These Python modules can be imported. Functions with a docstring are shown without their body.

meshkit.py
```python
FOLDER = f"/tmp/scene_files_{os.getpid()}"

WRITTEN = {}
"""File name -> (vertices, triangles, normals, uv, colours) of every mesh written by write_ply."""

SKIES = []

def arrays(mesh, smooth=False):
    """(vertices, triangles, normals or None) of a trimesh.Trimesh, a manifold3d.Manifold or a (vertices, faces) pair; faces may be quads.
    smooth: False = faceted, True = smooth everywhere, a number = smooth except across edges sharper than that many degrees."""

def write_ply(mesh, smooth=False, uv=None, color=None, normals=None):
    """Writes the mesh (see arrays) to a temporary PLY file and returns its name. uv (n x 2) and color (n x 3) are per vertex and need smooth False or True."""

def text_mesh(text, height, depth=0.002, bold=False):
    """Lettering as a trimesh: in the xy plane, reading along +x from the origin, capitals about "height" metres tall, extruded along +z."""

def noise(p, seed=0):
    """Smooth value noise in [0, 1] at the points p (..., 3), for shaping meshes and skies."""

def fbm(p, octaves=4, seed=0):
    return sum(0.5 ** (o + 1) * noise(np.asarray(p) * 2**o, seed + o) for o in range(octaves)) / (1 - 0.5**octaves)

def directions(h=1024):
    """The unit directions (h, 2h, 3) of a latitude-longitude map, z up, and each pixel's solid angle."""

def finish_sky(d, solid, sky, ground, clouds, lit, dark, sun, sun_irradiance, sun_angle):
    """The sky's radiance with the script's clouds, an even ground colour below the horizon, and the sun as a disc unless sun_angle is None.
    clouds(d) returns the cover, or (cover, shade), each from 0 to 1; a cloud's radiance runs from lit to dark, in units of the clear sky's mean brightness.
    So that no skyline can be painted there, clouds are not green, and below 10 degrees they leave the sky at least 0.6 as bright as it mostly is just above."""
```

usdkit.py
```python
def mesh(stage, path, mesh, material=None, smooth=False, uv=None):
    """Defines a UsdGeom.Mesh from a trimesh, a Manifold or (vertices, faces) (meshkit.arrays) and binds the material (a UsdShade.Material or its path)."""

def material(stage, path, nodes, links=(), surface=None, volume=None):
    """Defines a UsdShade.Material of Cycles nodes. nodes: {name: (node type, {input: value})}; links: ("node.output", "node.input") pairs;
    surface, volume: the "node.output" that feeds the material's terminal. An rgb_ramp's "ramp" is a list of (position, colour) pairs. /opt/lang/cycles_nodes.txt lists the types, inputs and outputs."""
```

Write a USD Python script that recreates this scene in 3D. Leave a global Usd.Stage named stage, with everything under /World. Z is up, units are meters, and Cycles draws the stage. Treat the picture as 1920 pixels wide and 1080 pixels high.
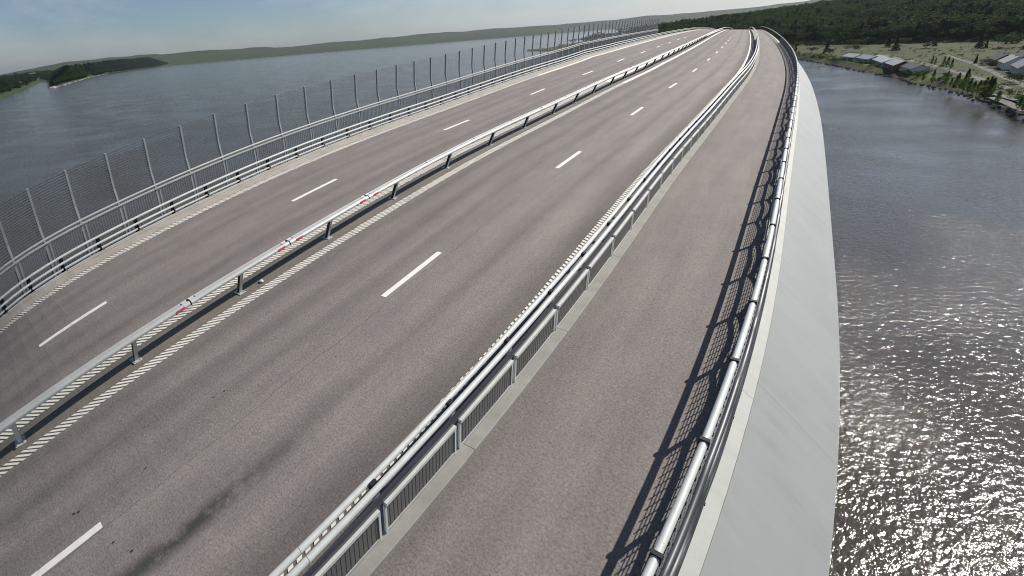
import math, numpy as np, trimesh, usdkit, meshkit
from scipy.spatial import ConvexHull
from shapely import geometry as sg, contains_xy, prepare, points as sh_points, distance as sh_distance
from pxr import Usd, UsdGeom, UsdLux, UsdShade, Sdf, Gf, Vt

stage = Usd.Stage.CreateInMemory()
UsdGeom.SetStageUpAxis(stage, "Z")
UsdGeom.SetStageMetersPerUnit(stage, 1.0)
UsdGeom.Xform.Define(stage, "/World")
UsdGeom.Scope.Define(stage, "/World/Looks")

# ------------------------------------------------------------------ camera, sky, sun
YAW, PITCH, ROLL, CAM_H = -0.932205, 0.390461, -0.082749, 7.478137
FPX, PPX, PPY = 973.950787, 960 - 296.490827, 540 - 50.024086      # focal length and principal point for a 1920 x 1080 frame
FOCAL = 18.0
EXPOSURE = 0.28
SUN_AZ, SUN_EL = 13.0, 40.0          # degrees, azimuth from +y towards +x
SUN_I, SKY_I = 1.25, 0.065

fw = np.array([math.sin(YAW) * math.cos(PITCH), math.cos(YAW) * math.cos(PITCH), -math.sin(PITCH)])
rt = np.cross(fw, [0, 0, 1.0]); rt /= np.linalg.norm(rt)
up = np.cross(rt, fw)
c_, s_ = math.cos(ROLL), math.sin(ROLL)
right, upv = c_ * rt + s_ * up, -s_ * rt + c_ * up
cam = UsdGeom.Camera.Define(stage, "/World/camera")
M = Gf.Matrix4d(*[float(x) for x in (*right, 0, *upv, 0, *(-fw), 0, 0, 0, CAM_H, 1)])
cam.AddTransformOp().Set(M)
cam.CreateFocalLengthAttr(FOCAL)
cam.CreateHorizontalApertureAttr(1920 / FPX * FOCAL)
cam.CreateVerticalApertureAttr(1080 / FPX * FOCAL)
cam.CreateHorizontalApertureOffsetAttr((960 - PPX) / FPX * FOCAL)
cam.CreateVerticalApertureOffsetAttr(-(540 - PPY) / FPX * FOCAL)
cam.CreateClippingRangeAttr(Gf.Vec2f(0.1, 60000))
cam.CreateExposureAttr(EXPOSURE)

def mat(name, nodes, links=(), surface=None, volume=None):
    return usdkit.material(stage, "/World/Looks/" + name, nodes, links, surface=surface, volume=volume)

sun_dir = np.array([math.sin(math.radians(SUN_AZ)) * math.cos(math.radians(SUN_EL)), math.cos(math.radians(SUN_AZ)) * math.cos(math.radians(SUN_EL)), math.sin(math.radians(SUN_EL))])
sky_mat = mat("sky_look", {"sky": ("sky_texture", {"sky_type": "single_scattering", "sun_disc": False, "sun_elevation": math.radians(SUN_EL), "sun_rotation": math.radians(SUN_AZ), "altitude": 1600.0, "air_density": 1.0, "aerosol_density": 2.2, "ozone_density": 3.5}),
                           "tc": ("texture_coordinate", {}), "mp": ("mapping", {"scale": (1.0, 1.6, 5.0)}), "cn": ("noise_texture", {"scale": 2.2, "detail": 7.0, "roughness": 0.62}),
                           "cr": ("rgb_ramp", {"ramp": [(0.44, (0.0,) * 3), (0.72, (0.55,) * 3)]}), "base": ("hsv", {"saturation": 0.95, "value": 1.0}), "cloud": ("hsv", {"saturation": 0.22, "value": 1.35}), "mix": ("mix_color", {"use_clamp": False}),
                           "bg": ("background_shader", {"strength": SKY_I})},
              [("tc.generated", "mp.vector"), ("mp.vector", "cn.vector"), ("cn.fac", "cr.fac"), ("sky.color", "base.color"), ("sky.color", "cloud.color"), ("cr.color", "mix.fac"), ("base.color", "mix.a"), ("cloud.color", "mix.b"), ("mix.result", "bg.color")], surface="bg.background")
dome = UsdLux.DomeLight.Define(stage, "/World/sky")
UsdShade.MaterialBindingAPI.Apply(dome.GetPrim()).Bind(sky_mat)
dome.GetPrim().SetCustomDataByKey("kind", "structure")
sun = UsdLux.DistantLight.Define(stage, "/World/sun")
sun.CreateIntensityAttr(SUN_I); sun.CreateAngleAttr(0.5); sun.CreateNormalizeAttr(True); sun.CreateColorAttr(Gf.Vec3f(1.0, 0.95, 0.88))
z = sun_dir; x = np.cross([0, 0, 1.0], z); x /= np.linalg.norm(x); y = np.cross(z, x)
sun.AddTransformOp().Set(Gf.Matrix4d(*[float(v) for v in (*x, 0, *y, 0, *z, 0, 0, 0, 0, 1)]))

# ------------------------------------------------------------------ helpers
used = {}
def numbered(parent, name):
    k = (parent, name); n = used.get(k, 0); used[k] = n + 1
    return f"{parent}/{name}" + (f"_{n:03d}" if n else "")
def tag(prim, label=None, cat=None, group=None, kind=None):
    for k, v in (("label", label), ("category", cat), ("group", group), ("kind", kind)):
        if v: prim.SetCustomDataByKey(k, v)
    return prim
LOC = {}
def thing(name, loc=(0, 0, 0), **kw):
    path = numbered("/World", name)
    xf = UsdGeom.Xform.Define(stage, path); xf.AddTranslateOp().Set(Gf.Vec3d(*map(float, loc)))
    LOC[path] = np.asarray(loc, float)
    tag(xf.GetPrim(), **kw)
    return path
def VF(m):
    if isinstance(m, (tuple, list)):
        v, f = np.asarray(m[0], float), np.asarray(m[1], int)
        if f.shape[1] == 4: f = np.vstack([f[:, [0, 1, 2]], f[:, [0, 2, 3]]])
        return v, f
    return np.asarray(m.vertices, float), np.asarray(m.faces, int)
def put(parent, name, mesh, material, smooth=False, uv=None, **kw):
    path = numbered(parent, name)
    v, f = VF(mesh)
    root = "/".join(path.split("/")[:3])
    off = LOC.get(root)
    if off is not None and path != root: v = v - off
    g = usdkit.mesh(stage, path, (v, f), material, smooth=smooth, uv=uv)
    tag(g.GetPrim(), **kw)
    return path
def merge(ms):
    vs, fs, n = [], [], 0
    for m in ms:
        v, f = VF(m); vs.append(v); fs.append(f + n); n += len(v)
    return np.vstack(vs), np.vstack(fs)
def compact(v, f):
    u, i = np.unique(f, return_inverse=True); return v[u], i.reshape(f.shape)
def box(x0, x1, y0, y1, z0, z1):
    v = np.array([[x, y, z] for z in (z0, z1) for y in (y0, y1) for x in (x0, x1)], float)
    f = np.array([[0, 2, 3, 1], [4, 5, 7, 6], [0, 1, 5, 4], [2, 6, 7, 3], [0, 4, 6, 2], [1, 3, 7, 5]])
    return VF((v, f))

# ------------------------------------------------------------------ the bridge's alignment: s along it, t to the right, h above the deck
KN = [-12, -6, 0, 6, 12, 20, 30, 45, 62]
KQ = [-0.020805, -0.030123, -0.032088, -0.013843, -0.00827, 0.001167, -0.000445, -0.000416, -0.001785]
KV = [-0.00582, -0.010889, -0.013867, -0.009273, -0.006346, -0.004826, 0.001004, -0.002186, 0.003434]
G = np.arange(-20, 900.01, 0.5)
kcurv = np.where(G > 62, KQ[-1] * np.exp(-(G - 62) / 25), np.interp(G, KN, KQ))
vcurv = np.where(G > 62, np.where(G > 75, -0.00013, 0), np.interp(G, KN, KV))
def integ(f):
    c = np.concatenate([[0], np.cumsum((f[1:] + f[:-1]) / 2) * 0.5]); return c - c[np.searchsorted(G, 0)]
PSI = integ(kcurv); GX = integ(np.sin(PSI)); GY = integ(np.cos(PSI)); GZ = integ(0.18663 + integ(vcurv))
sb = np.clip(G, -20, 62)
BANK = -0.02254 - 0.195199 * sb / 100 - 0.007177 * sb ** 2 / 1e4
BANK = np.where(G > 80, BANK + (-0.03 - BANK) * np.clip((G - 80) / 420, 0, 1), BANK)
def PT(s, t, h):
    s, t, h = np.broadcast_arrays(np.asarray(s, float), np.asarray(t, float), np.asarray(h, float))
    ps, X, Y, Z, b = (np.interp(s, G, a) for a in (PSI, GX, GY, GZ, BANK))
    return np.stack([X + np.cos(ps) * t, Y - np.sin(ps) * t, Z + h + b * t], -1)
def local(mesh, s, t, h=0.0):
    """mesh built with x = to the right of the road, y = along it, z = up, stood at (s, t)"""
    v, f = VF(mesh)
    ps = float(np.interp(s, G, PSI)); b = float(np.interp(s, G, BANK)); gr = float((np.interp(s + .5, G, GZ) - np.interp(s - .5, G, GZ)))
    n, a = np.array([math.cos(ps), -math.sin(ps), b]), np.array([math.sin(ps), math.cos(ps), gr])
    return PT(s, t, h)[None] + v[:, :1] * n + v[:, 1:2] * a + v[:, 2:] * [0, 0, 1.0], f
def stations(s0, s1):
    out = [s0]
    while out[-1] < s1 - 1e-6:
        s = out[-1]; out.append(min(s1, s + (0.75 if s < 70 else 3 if s < 200 else 12)))
    return np.array(out)
def sweep(prof, s0, s1, closed=True, ss=None):
    """prof: (t, h) corners, counter-clockwise seen looking along +s"""
    ss = stations(s0, s1) if ss is None else ss
    prof = np.asarray(prof, float); n, m = len(prof), len(ss)
    v = PT(ss[:, None], prof[None, :, 0], prof[None, :, 1]).reshape(-1, 3)
    k = np.arange(n if closed else n - 1); j = (k + 1) % n
    f = []
    for i in range(m - 1):
        f.append(np.stack([i * n + k, i * n + j, (i + 1) * n + j, (i + 1) * n + k], 1))
    q = np.vstack(f); tri = np.vstack([q[:, [0, 1, 2]], q[:, [0, 2, 3]]])
    if closed:
        fan = np.array([[0, a + 1, a] for a in range(1, n - 1)])
        tri = np.vstack([tri, fan, fan[:, ::-1] + (m - 1) * n])
    return v, tri
def ring(t, h, r, n=10, ry=None):
    a = np.linspace(0, 2 * np.pi, n, endpoint=False)
    return np.stack([t + r * np.cos(a), h + (ry or r) * np.sin(a)], 1)
def flat(t0, t1, h, s0, s1, ss=None, nt=2):
    """a sheet on the deck with its (s, t) as texture coordinates"""
    ss = stations(s0, s1) if ss is None else ss
    tt = np.linspace(t0, t1, nt); S, T = np.meshgrid(ss, tt, indexing="ij")
    v = PT(S, T, h).reshape(-1, 3); uv = np.stack([S, T], -1).reshape(-1, 2)
    i, j = np.meshgrid(np.arange(len(ss) - 1), np.arange(nt - 1), indexing="ij"); a = (i * nt + j).ravel()
    return (v, np.vstack([np.stack([a, a + 1, a + nt + 1], 1), np.stack([a, a + nt + 1, a + nt], 1)])), uv
def bar(pts, w, d):
    """a rectangular bar through local points (x, z), w wide across x, d deep along y"""
    pts = np.asarray(pts, float); v = []
    for x, zz in pts:
        v += [[x - w / 2, -d / 2, zz], [x + w / 2, -d / 2, zz], [x + w / 2, d / 2, zz], [x - w / 2, d / 2, zz]]
    f = []
    for i in range(len(pts) - 1):
        for k in range(4):
            a, b = i * 4 + k, i * 4 + (k + 1) % 4
            f += [[a, b, b + 4], [a, b + 4, a + 4]]
    n = (len(pts) - 1) * 4
    f += [[0, 2, 1], [0, 3, 2], [n, n + 1, n + 2], [n, n + 2, n + 3]]
    return np.array(v), np.array(f)
def wire(p, r, n=4):
    """thin tube through world points p"""
    p = np.asarray(p, float); m = len(p)
    tg = np.gradient(p, axis=0); tg /= np.linalg.norm(tg, axis=1, keepdims=True)
    a = np.cross(tg, [0, 0, 1.0]); a /= np.linalg.norm(a, axis=1, keepdims=True); b = np.cross(a, tg)
    th = np.linspace(0, 2 * np.pi, n, endpoint=False)
    v = (p[:, None] + r * (np.cos(th)[None, :, None] * a[:, None] + np.sin(th)[None, :, None] * b[:, None])).reshape(-1, 3)
    k = np.arange(n); j = (k + 1) % n
    q = np.vstack([np.stack([i * n + k, i * n + j, (i + 1) * n + j, (i + 1) * n + k], 1) for i in range(m - 1)])
    return v, np.vstack([q[:, [0, 1, 2]], q[:, [0, 2, 3]]])

# ------------------------------------------------------------------ materials
def plain(name, color, rough=0.6, metal=0.0, var=0.12, scale=3.0, spec=0.5, bumps=0.0, detail=5.0):
    c = np.array(color)
    nodes = {"geo": ("geometry", {}), "n": ("noise_texture", {"scale": scale, "detail": detail, "roughness": 0.65}),
             "r": ("rgb_ramp", {"ramp": [(0.25, tuple(c * (1 - var))), (0.75, tuple(c * (1 + var)))]}),
             "p": ("principled_bsdf", {"roughness": rough, "metallic": metal, "specular_ior_level": spec})}
    links = [("geo.position", "n.vector"), ("n.fac", "r.fac"), ("r.color", "p.base_color")]
    if bumps:
        nodes["b"] = ("bump", {"strength": 1.0, "distance": bumps}); links += [("n.fac", "b.height"), ("b.normal", "p.normal")]
    return mat(name, nodes, links, surface="p.BSDF")

GALV = plain("galvanised_steel", (0.43, 0.44, 0.425), 0.55, 0.1, 0.10, 2.2)
GALV_LIGHT = plain("galvanised_pipe", (0.56, 0.575, 0.555), 0.55, 0.05, 0.12, 5.0)
FENCE_STEEL = plain("fence_steel", (0.265, 0.278, 0.28), 0.55, 0.1, 0.12, 3.0)
BALU = plain("baluster_steel", (0.17, 0.18, 0.18), 0.5, 0.1, 0.12, 3.0)
DARK_STEEL = plain("dark_steel", (0.022, 0.023, 0.027), 0.6, 0.0, 0.2, 4.0, spec=.2)
WIRE = plain("wire_steel", (0.07, 0.073, 0.076), 0.5, 0.3, 0.1, 4.0)
SLAT = plain("slat_steel", (0.125, 0.125, 0.118), 0.55, 0.1, 0.1, 4.0)
def streaked(name, color):
    c = np.array(color)
    nodes = {"geo": ("geometry", {}), "rot": ("mapping", {"rotation": (0, 0, -0.22)}), "sc": ("mapping", {"scale": (0.22, 4.2, 0.22)}), "n": ("noise_texture", {"scale": 1.0, "detail": 6.0, "roughness": 0.7}),
             "n2": ("noise_texture", {"scale": 0.5, "detail": 5.0, "roughness": 0.6}), "m": ("math", {"math_type": "multiply_add", "value2": 0.7}),
             "r": ("rgb_ramp", {"ramp": [(0.60, tuple(c * (.86, .85, .82))), (0.78, tuple(c * .975)), (0.9, tuple(c)), (1.0, tuple(c * 1.04))]}), "p": ("principled_bsdf", {"roughness": 0.5})}
    return mat(name, nodes, [("geo.position", "rot.vector"), ("rot.vector", "sc.vector"), ("sc.vector", "n.vector"), ("geo.position", "n2.vector"), ("n.fac", "m.value1"), ("n2.fac", "m.value3"), ("m.value", "r.fac"), ("r.color", "p.base_color")], surface="p.BSDF")
PLATE = streaked("edge_plate_paint", (0.292, 0.303, 0.298))
WHITE_STEEL = plain("white_painted_steel", (0.345, 0.355, 0.345), 0.5, 0.0, 0.04, 0.3)
LIP = plain("weathered_lip", (0.42, 0.43, 0.40), 0.7, 0.0, 0.10, 2.5)
CONCRETE = plain("kerb_concrete", (0.34, 0.315, 0.275), 0.9, 0.0, 0.2, 1.6, bumps=0.004)
CONC_GREY = plain("grey_concrete", (0.27, 0.265, 0.24), 0.9, 0.0, 0.18, 2.2, bumps=0.003)
def worn_paint(name, color):
    c = np.array(color); road = np.array([.19, .17, .16])
    nodes = {"geo": ("geometry", {}), "n": ("noise_texture", {"scale": 7.0, "detail": 9.0, "roughness": 0.75}), "n2": ("noise_texture", {"scale": 0.9, "detail": 4.0}),
             "ad": ("math", {"math_type": "multiply_add", "value2": 0.5}), "r": ("rgb_ramp", {"ramp": [(0.50, tuple(road)), (0.58, tuple(c * .62)), (0.66, tuple(c * .92)), (1.0, tuple(c * 1.04))]}), "p": ("principled_bsdf", {"roughness": 0.75})}
    return mat(name, nodes, [("geo.position", "n.vector"), ("geo.position", "n2.vector"), ("n2.fac", "ad.value1"), ("n.fac", "ad.value3"), ("ad.value", "r.fac"), ("r.color", "p.base_color")], surface="p.BSDF")
PAINT = worn_paint("road_paint", (0.76, 0.73, 0.65))
PAINT_DASH = worn_paint("dash_paint", (0.80, 0.77, 0.72))
RED = plain("red_reflector", (0.55, 0.085, 0.125), 0.4, 0.0, 0.15, 12.0)
SLEEVE = plain("joint_sleeve", (0.52, 0.51, 0.50), 0.5, 0.1, 0.1, 5.0)
WHITE = plain("white_plastic", (0.62, 0.62, 0.60), 0.5, 0.0, 0.06, 6.0)
HOSE = plain("dark_hose", (0.055, 0.06, 0.068), 0.45, 0.0, 0.25, 3.0)
DARK_BEAM = plain("dark_beam", (0.05, 0.053, 0.065), 0.3, 0.1, 0.3, 1.2)
BLACK = plain("black_gap", (0.012, 0.012, 0.014), 0.8, 0.0, 0.1, 3.0)

def road_material(name, lo, hi, tone):
    """asphalt whose lengthways bands (wheel tracks, oil drip, dusty margins) follow the road's own (s, t)"""
    base = np.array([0.196, 0.177, 0.166])
    stops = [((t - lo) / (hi - lo), tuple(base * (1 + (v - 1) * .8) * 1.02 if np.ndim(v) == 0 else v)) for t, v in tone]
    nodes = {
        "uv": ("uvmap", {"attribute": "st"}), "sep": ("separate_xyz", {}), "geo": ("geometry", {}),
        "wob": ("noise_texture", {"scale": 0.35, "detail": 3.0}), "stretch": ("mapping", {"scale": (0.16, 1.7, 1.0)}),
        "streaks": ("noise_texture", {"scale": 1.0, "detail": 4.0, "roughness": 0.6}),
        "w2": ("math", {"math_type": "multiply_add", "value2": 0.22, "value3": -0.11}), "tt": ("math", {"math_type": "add"}),
        "nt": ("map_range", {"from_min": lo, "from_max": hi, "clamp": True}), "ramp": ("rgb_ramp", {"ramp": stops}),
        "sr": ("rgb_ramp", {"ramp": [(0.2, (0.80, 0.80, 0.82)), (0.8, (1.2, 1.19, 1.17))]}),
        "m1": ("mix_color", {"blend_type": "multiply", "fac": 1.0}),
        "grain": ("noise_texture", {"scale": 26.0, "detail": 3.0, "roughness": 0.8}),
        "gr": ("rgb_ramp", {"ramp": [(0.28, (0.60, 0.60, 0.62)), (0.5, (1.0, 1.0, 1.0)), (0.74, (1.46, 1.43, 1.38))]}),
        "m2": ("mix_color", {"blend_type": "multiply", "fac": 1.0}),
        "blot": ("noise_texture", {"scale": 0.8, "detail": 6.0, "roughness": 0.7}),
        "br": ("rgb_ramp", {"ramp": [(0.3, (0.93, 0.93, 0.94)), (0.7, (1.07, 1.07, 1.05))]}),
        "m3": ("mix_color", {"blend_type": "multiply", "fac": 1.0}),
        "b": ("bump", {"strength": 0.55, "distance": 0.012}),
        "p": ("principled_bsdf", {"roughness": 0.88, "specular_ior_level": 0.3})}
    links = [("uv.UV", "sep.vector"), ("uv.UV", "stretch.vector"), ("stretch.vector", "streaks.vector"), ("geo.position", "wob.vector"), ("wob.fac", "w2.value1"),
             ("sep.y", "tt.value1"), ("w2.value", "tt.value2"), ("tt.value", "nt.value"), ("nt.result", "ramp.fac"), ("streaks.fac", "sr.fac"),
             ("ramp.color", "m1.a"), ("sr.color", "m1.b"), ("geo.position", "grain.vector"), ("grain.fac", "gr.fac"), ("m1.result", "m2.a"), ("gr.color", "m2.b"),
             ("geo.position", "blot.vector"), ("blot.fac", "br.fac"), ("m2.result", "m3.a"), ("br.color", "m3.b"), ("m3.result", "p.base_color"),
             ("grain.fac", "b.height"), ("b.normal", "p.normal")]
    return nodes, links

# right carriageway: also the oily streak and the lengthways joint
DUST = (0.165, 0.150, 0.125)
n_, l_ = road_material("road_right", -12.3, -4.2, [(-12.3, (0.13, .125, .115)), (-11.95, DUST), (-11.6, (0.16, .146, .125)), (-11.2, .80), (-10.95, .66), (-10.6, .95), (-10.3, 1.0), (-9.9, .72), (-9.5, .95), (-9.2, 1.04), (-8.9, .80), (-8.5, 1.0), (-8.1, 1.05), (-7.4, 1.10), (-7.0, .98), (-6.8, .80), (-6.5, 1.1), (-6.0, 1.14), (-5.75, .98), (-5.4, .66), (-5.1, .58), (-4.2, .7)])
n_ |= {"os": ("map_range", {"from_min": -0.5, "from_max": 5.5, "clamp": True}), "osr": ("rgb_ramp", {"ramp": [(0, (.8,) * 3), (0.4, (.95,) * 3), (0.62, (.55,) * 3), (1, (0,) * 3)]}),
       "od": ("math", {"math_type": "subtract", "value2": -6.78}), "oa": ("math", {"math_type": "absolute"}), "ow": ("map_range", {"from_min": 0.05, "from_max": 0.30, "to_min": 1.0, "to_max": 0.0, "clamp": True}),
       "om": ("math", {"math_type": "multiply"}), "on": ("noise_texture", {"scale": 1.6, "detail": 5.0, "roughness": 0.7}), "onr": ("map_range", {"from_min": 0.38, "from_max": 0.52, "clamp": True}), "om2": ("math", {"math_type": "multiply"}),
       "om3": ("math", {"math_type": "multiply", "value2": 1.0, "use_clamp": True}), "omix": ("mix_color", {"blend_type": "mix", "b": (0.045, 0.047, 0.044)}),
       "cw": ("noise_texture", {"scale": 0.45, "detail": 5.0, "roughness": 0.7}), "cs": ("math", {"math_type": "multiply_add", "value2": 0.5, "value3": -0.25 + 8.03}),
       "cd": ("math", {"math_type": "add"}), "ca": ("math", {"math_type": "absolute"}), "cr": ("map_range", {"from_min": 0.004, "from_max": 0.014, "to_min": 0.42, "to_max": 0.0, "clamp": True}),
       "cf": ("map_range", {"from_min": 14.0, "from_max": 22.0, "to_min": 1.0, "to_max": 0.0, "clamp": True}), "cm": ("math", {"math_type": "multiply"}), "cmix": ("mix_color", {"blend_type": "mix", "b": (0.03, 0.028, 0.028)})}
l_ = [x for x in l_ if x != ("m3.result", "p.base_color")]
l_ += [("sep.x", "os.value"), ("os.result", "osr.fac"), ("tt.value", "od.value1"), ("od.value", "oa.value1"), ("oa.value", "ow.value"), ("osr.color", "om.value1"), ("ow.result", "om.value2"),
       ("geo.position", "on.vector"), ("on.fac", "onr.value"), ("om.value", "om2.value1"), ("onr.result", "om2.value2"), ("om2.value", "om3.value1"), ("om3.value", "omix.fac"), ("m3.result", "omix.a"),
       ("geo.position", "cw.vector"), ("cw.fac", "cs.value1"), ("sep.y", "cd.value1"), ("cs.value", "cd.value2"), ("cd.value", "ca.value1"), ("ca.value", "cr.value"), ("sep.x", "cf.value"),
       ("cr.result", "cm.value1"), ("cf.result", "cm.value2"), ("cm.value", "cmix.fac"), ("omix.result", "cmix.a"), ("cmix.result", "p.base_color")]
ROAD_R = mat("road_right", n_, l_, surface="p.BSDF")
n_, l_ = road_material("road_left", -18.9, -12.3, [(-18.9, 1.0), (-18.1, .95), (-17.7, .9), (-17.2, 1.0), (-16.9, .85), (-16.5, 1.02), (-16.1, .84), (-15.6, 1.0), (-15.0, 1.02), (-14.6, .84), (-14.2, 1.02), (-13.8, .74), (-13.3, .95), (-12.95, 1.0), (-12.7, .85), (-12.45, (0.12, .118, .095)), (-12.3, (0.13, .125, .115))])
ROAD_L = mat("road_left", n_, l_, surface="p.BSDF")
n_, l_ = road_material("path_asphalt", -4.1, -0.9, [(-4.1, .8), (-3.6, .95), (-2.5, 1.05), (-1.5, .95), (-0.9, .8)])
PATH = mat("path_asphalt", n_, l_, surface="p.BSDF")

# ------------------------------------------------------------------ deck, girder, roads
S0, S1 = -14.0, 820.0
W_Z = -38.0
r1 = put("/World", "road", *(lambda a: (a[0], ROAD_R))(flat(-12.3, -4.55, 0, S0, S1, nt=8)), uv=flat(-12.3, -4.55, 0, S0, S1, nt=8)[1], kind="structure")
r2 = put("/World", "road", *(lambda a: (a[0], ROAD_L))(flat(-18.62, -12.3, 0, S0, S1, nt=8)), uv=flat(-18.62, -12.3, 0, S0, S1, nt=8)[1], kind="structure")
pth = put("/World", "cycle_path", flat(-3.95, -1.10, 0.02, S0, S1, nt=4)[0], PATH, uv=flat(-3.95, -1.10, 0.02, S0, S1, nt=4)[1], kind="structure")
def sheet_box(t0, t1, s0, s1, h0, h1, ss=None, shift=0.0):
    """a thin closed slab on the deck; shift slides its right edge along the road"""
    a = [PT(s0, t0, h1), PT(s0 + shift, t1, h1), PT(s1 + shift, t1, h1), PT(s1, t0, h1)]
    b = [PT(s0, t0, h0), PT(s0 + shift, t1, h0), PT(s1 + shift, t1, h0), PT(s1, t0, h0)]
    v = np.array(a + b)
    f = [[0, 1, 2], [0, 2, 3]]
    for k in range(4):
        j = (k + 1) % 4; f += [[k, k + 4, j + 4], [k, j + 4, j]]
    return v, np.array(f)
# lane dashes: measured along the bridge
DL = [(0.82, 3.99, -15.42), (13.06, 15.90, -15.28), (25.01, 27.88, -15.36), (37.23, 39.9, -15.36), (48.5, 51.5, -15.2), (60.2, 63.2, -15.15), (72.2, 75.2, -15.15), (84.2, 87.2, -15.15), (96.2, 99.2, -15.15), (108.2, 111.2, -15.15), (120.2, 123.2, -15.15)]
DR = [(-2.9, 0.28, -8.16), (9.13, 12.05, -8.30), (21.14, 24.11, -8.05), (33.52, 36.42, -8.13), (45.41, 48.51, -8.22), (57.9, 60.7, -8.33), (70.3, 73.1, -8.33), (82.3, 85.3, -8.33), (94.3, 97.3, -8.33), (106.3, 109.3, -8.33), (118.3, 121.3, -8.33), (130.3, 133.3, -8.33)]
for road, L in ((r2, DL), (r1, DR)):
    for a, b, t in L:
        ss = np.linspace(a, b, 5)
        put(road, "lane_dash", sweep([(t - .075, 0.001), (t + .075, 0.001), (t + .075, 0.006), (t - .075, 0.006)], a, b, ss=ss), PAINT_DASH)
# ribbed edge lines: slanted bars, close together
def edge_line(road, t0, t1, near, shift, s_from, s_bars, s_end, count, pitch=0.19, fill=0.105, ease=0.0):
    ks = np.arange(s_from, s_bars, pitch); rng = np.random.default_rng(int(abs(t0) * 100))
    bars = [sheet_box(t0 + ease * min(1, max(0, (16 - s) / 11)) + rng.normal() * .006, t1 + rng.normal() * .006, s - shift / 2, s - shift / 2 + fill, 0.0005, 0.009, shift=shift) for s in ks]
    for b in bars[:count]: put(road, "edge_line_bar", b, PAINT)
    rest = bars[count:]
    if rest: put(road, "edge_line_ribs", merge(rest), PAINT, kind="stuff")
    ss = stations(s_bars, s_end)
    put(road, "edge_line", sweep([(t0, 0.001), (t1, 0.001), (t1, 0.007), (t0, 0.007)], s_bars, s_end, ss=ss), PAINT)
edge_line(r1, -11.56, -11.27, 0, 0.40, -5.0, 46, 700, 150)
edge_line(r1, -5.15, -4.94, 0, -0.10, 0.0, 46, 700, 150, fill=0.11, ease=.07)
edge_line(r2, -12.76, -12.42, 0, 0.40, -5.0, 46, 700, 150)
edge_line(r2, -18.16, -17.90, 0, 0.25, -5.0, 46, 700, 150)
# tar spots on the right carriageway
rng = np.random.default_rng(5)
for s, t, r in [(-0.16, -8.84, .028), (-0.05, -8.80, .024), (4.1, -9.03, .022), (3.8, -9.08, .016), (0.35, -7.64, .022), (0.58, -7.22, .022), (1.59, -8.62, .018)]:
    a = np.linspace(0, 2 * np.pi, 9, endpoint=False); rr = r * (0.7 + 0.6 * rng.random(9))
    v = np.vstack([PT(s, t, 0.006)[None], PT(s + rr * np.cos(a) * 1.3, t + rr * np.sin(a), 0.004)])
    put(r1, "tar_spot", (v, np.array([[0, 1 + k, 1 + (k + 1) % 9] for k in range(9)])), BLACK)

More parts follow.
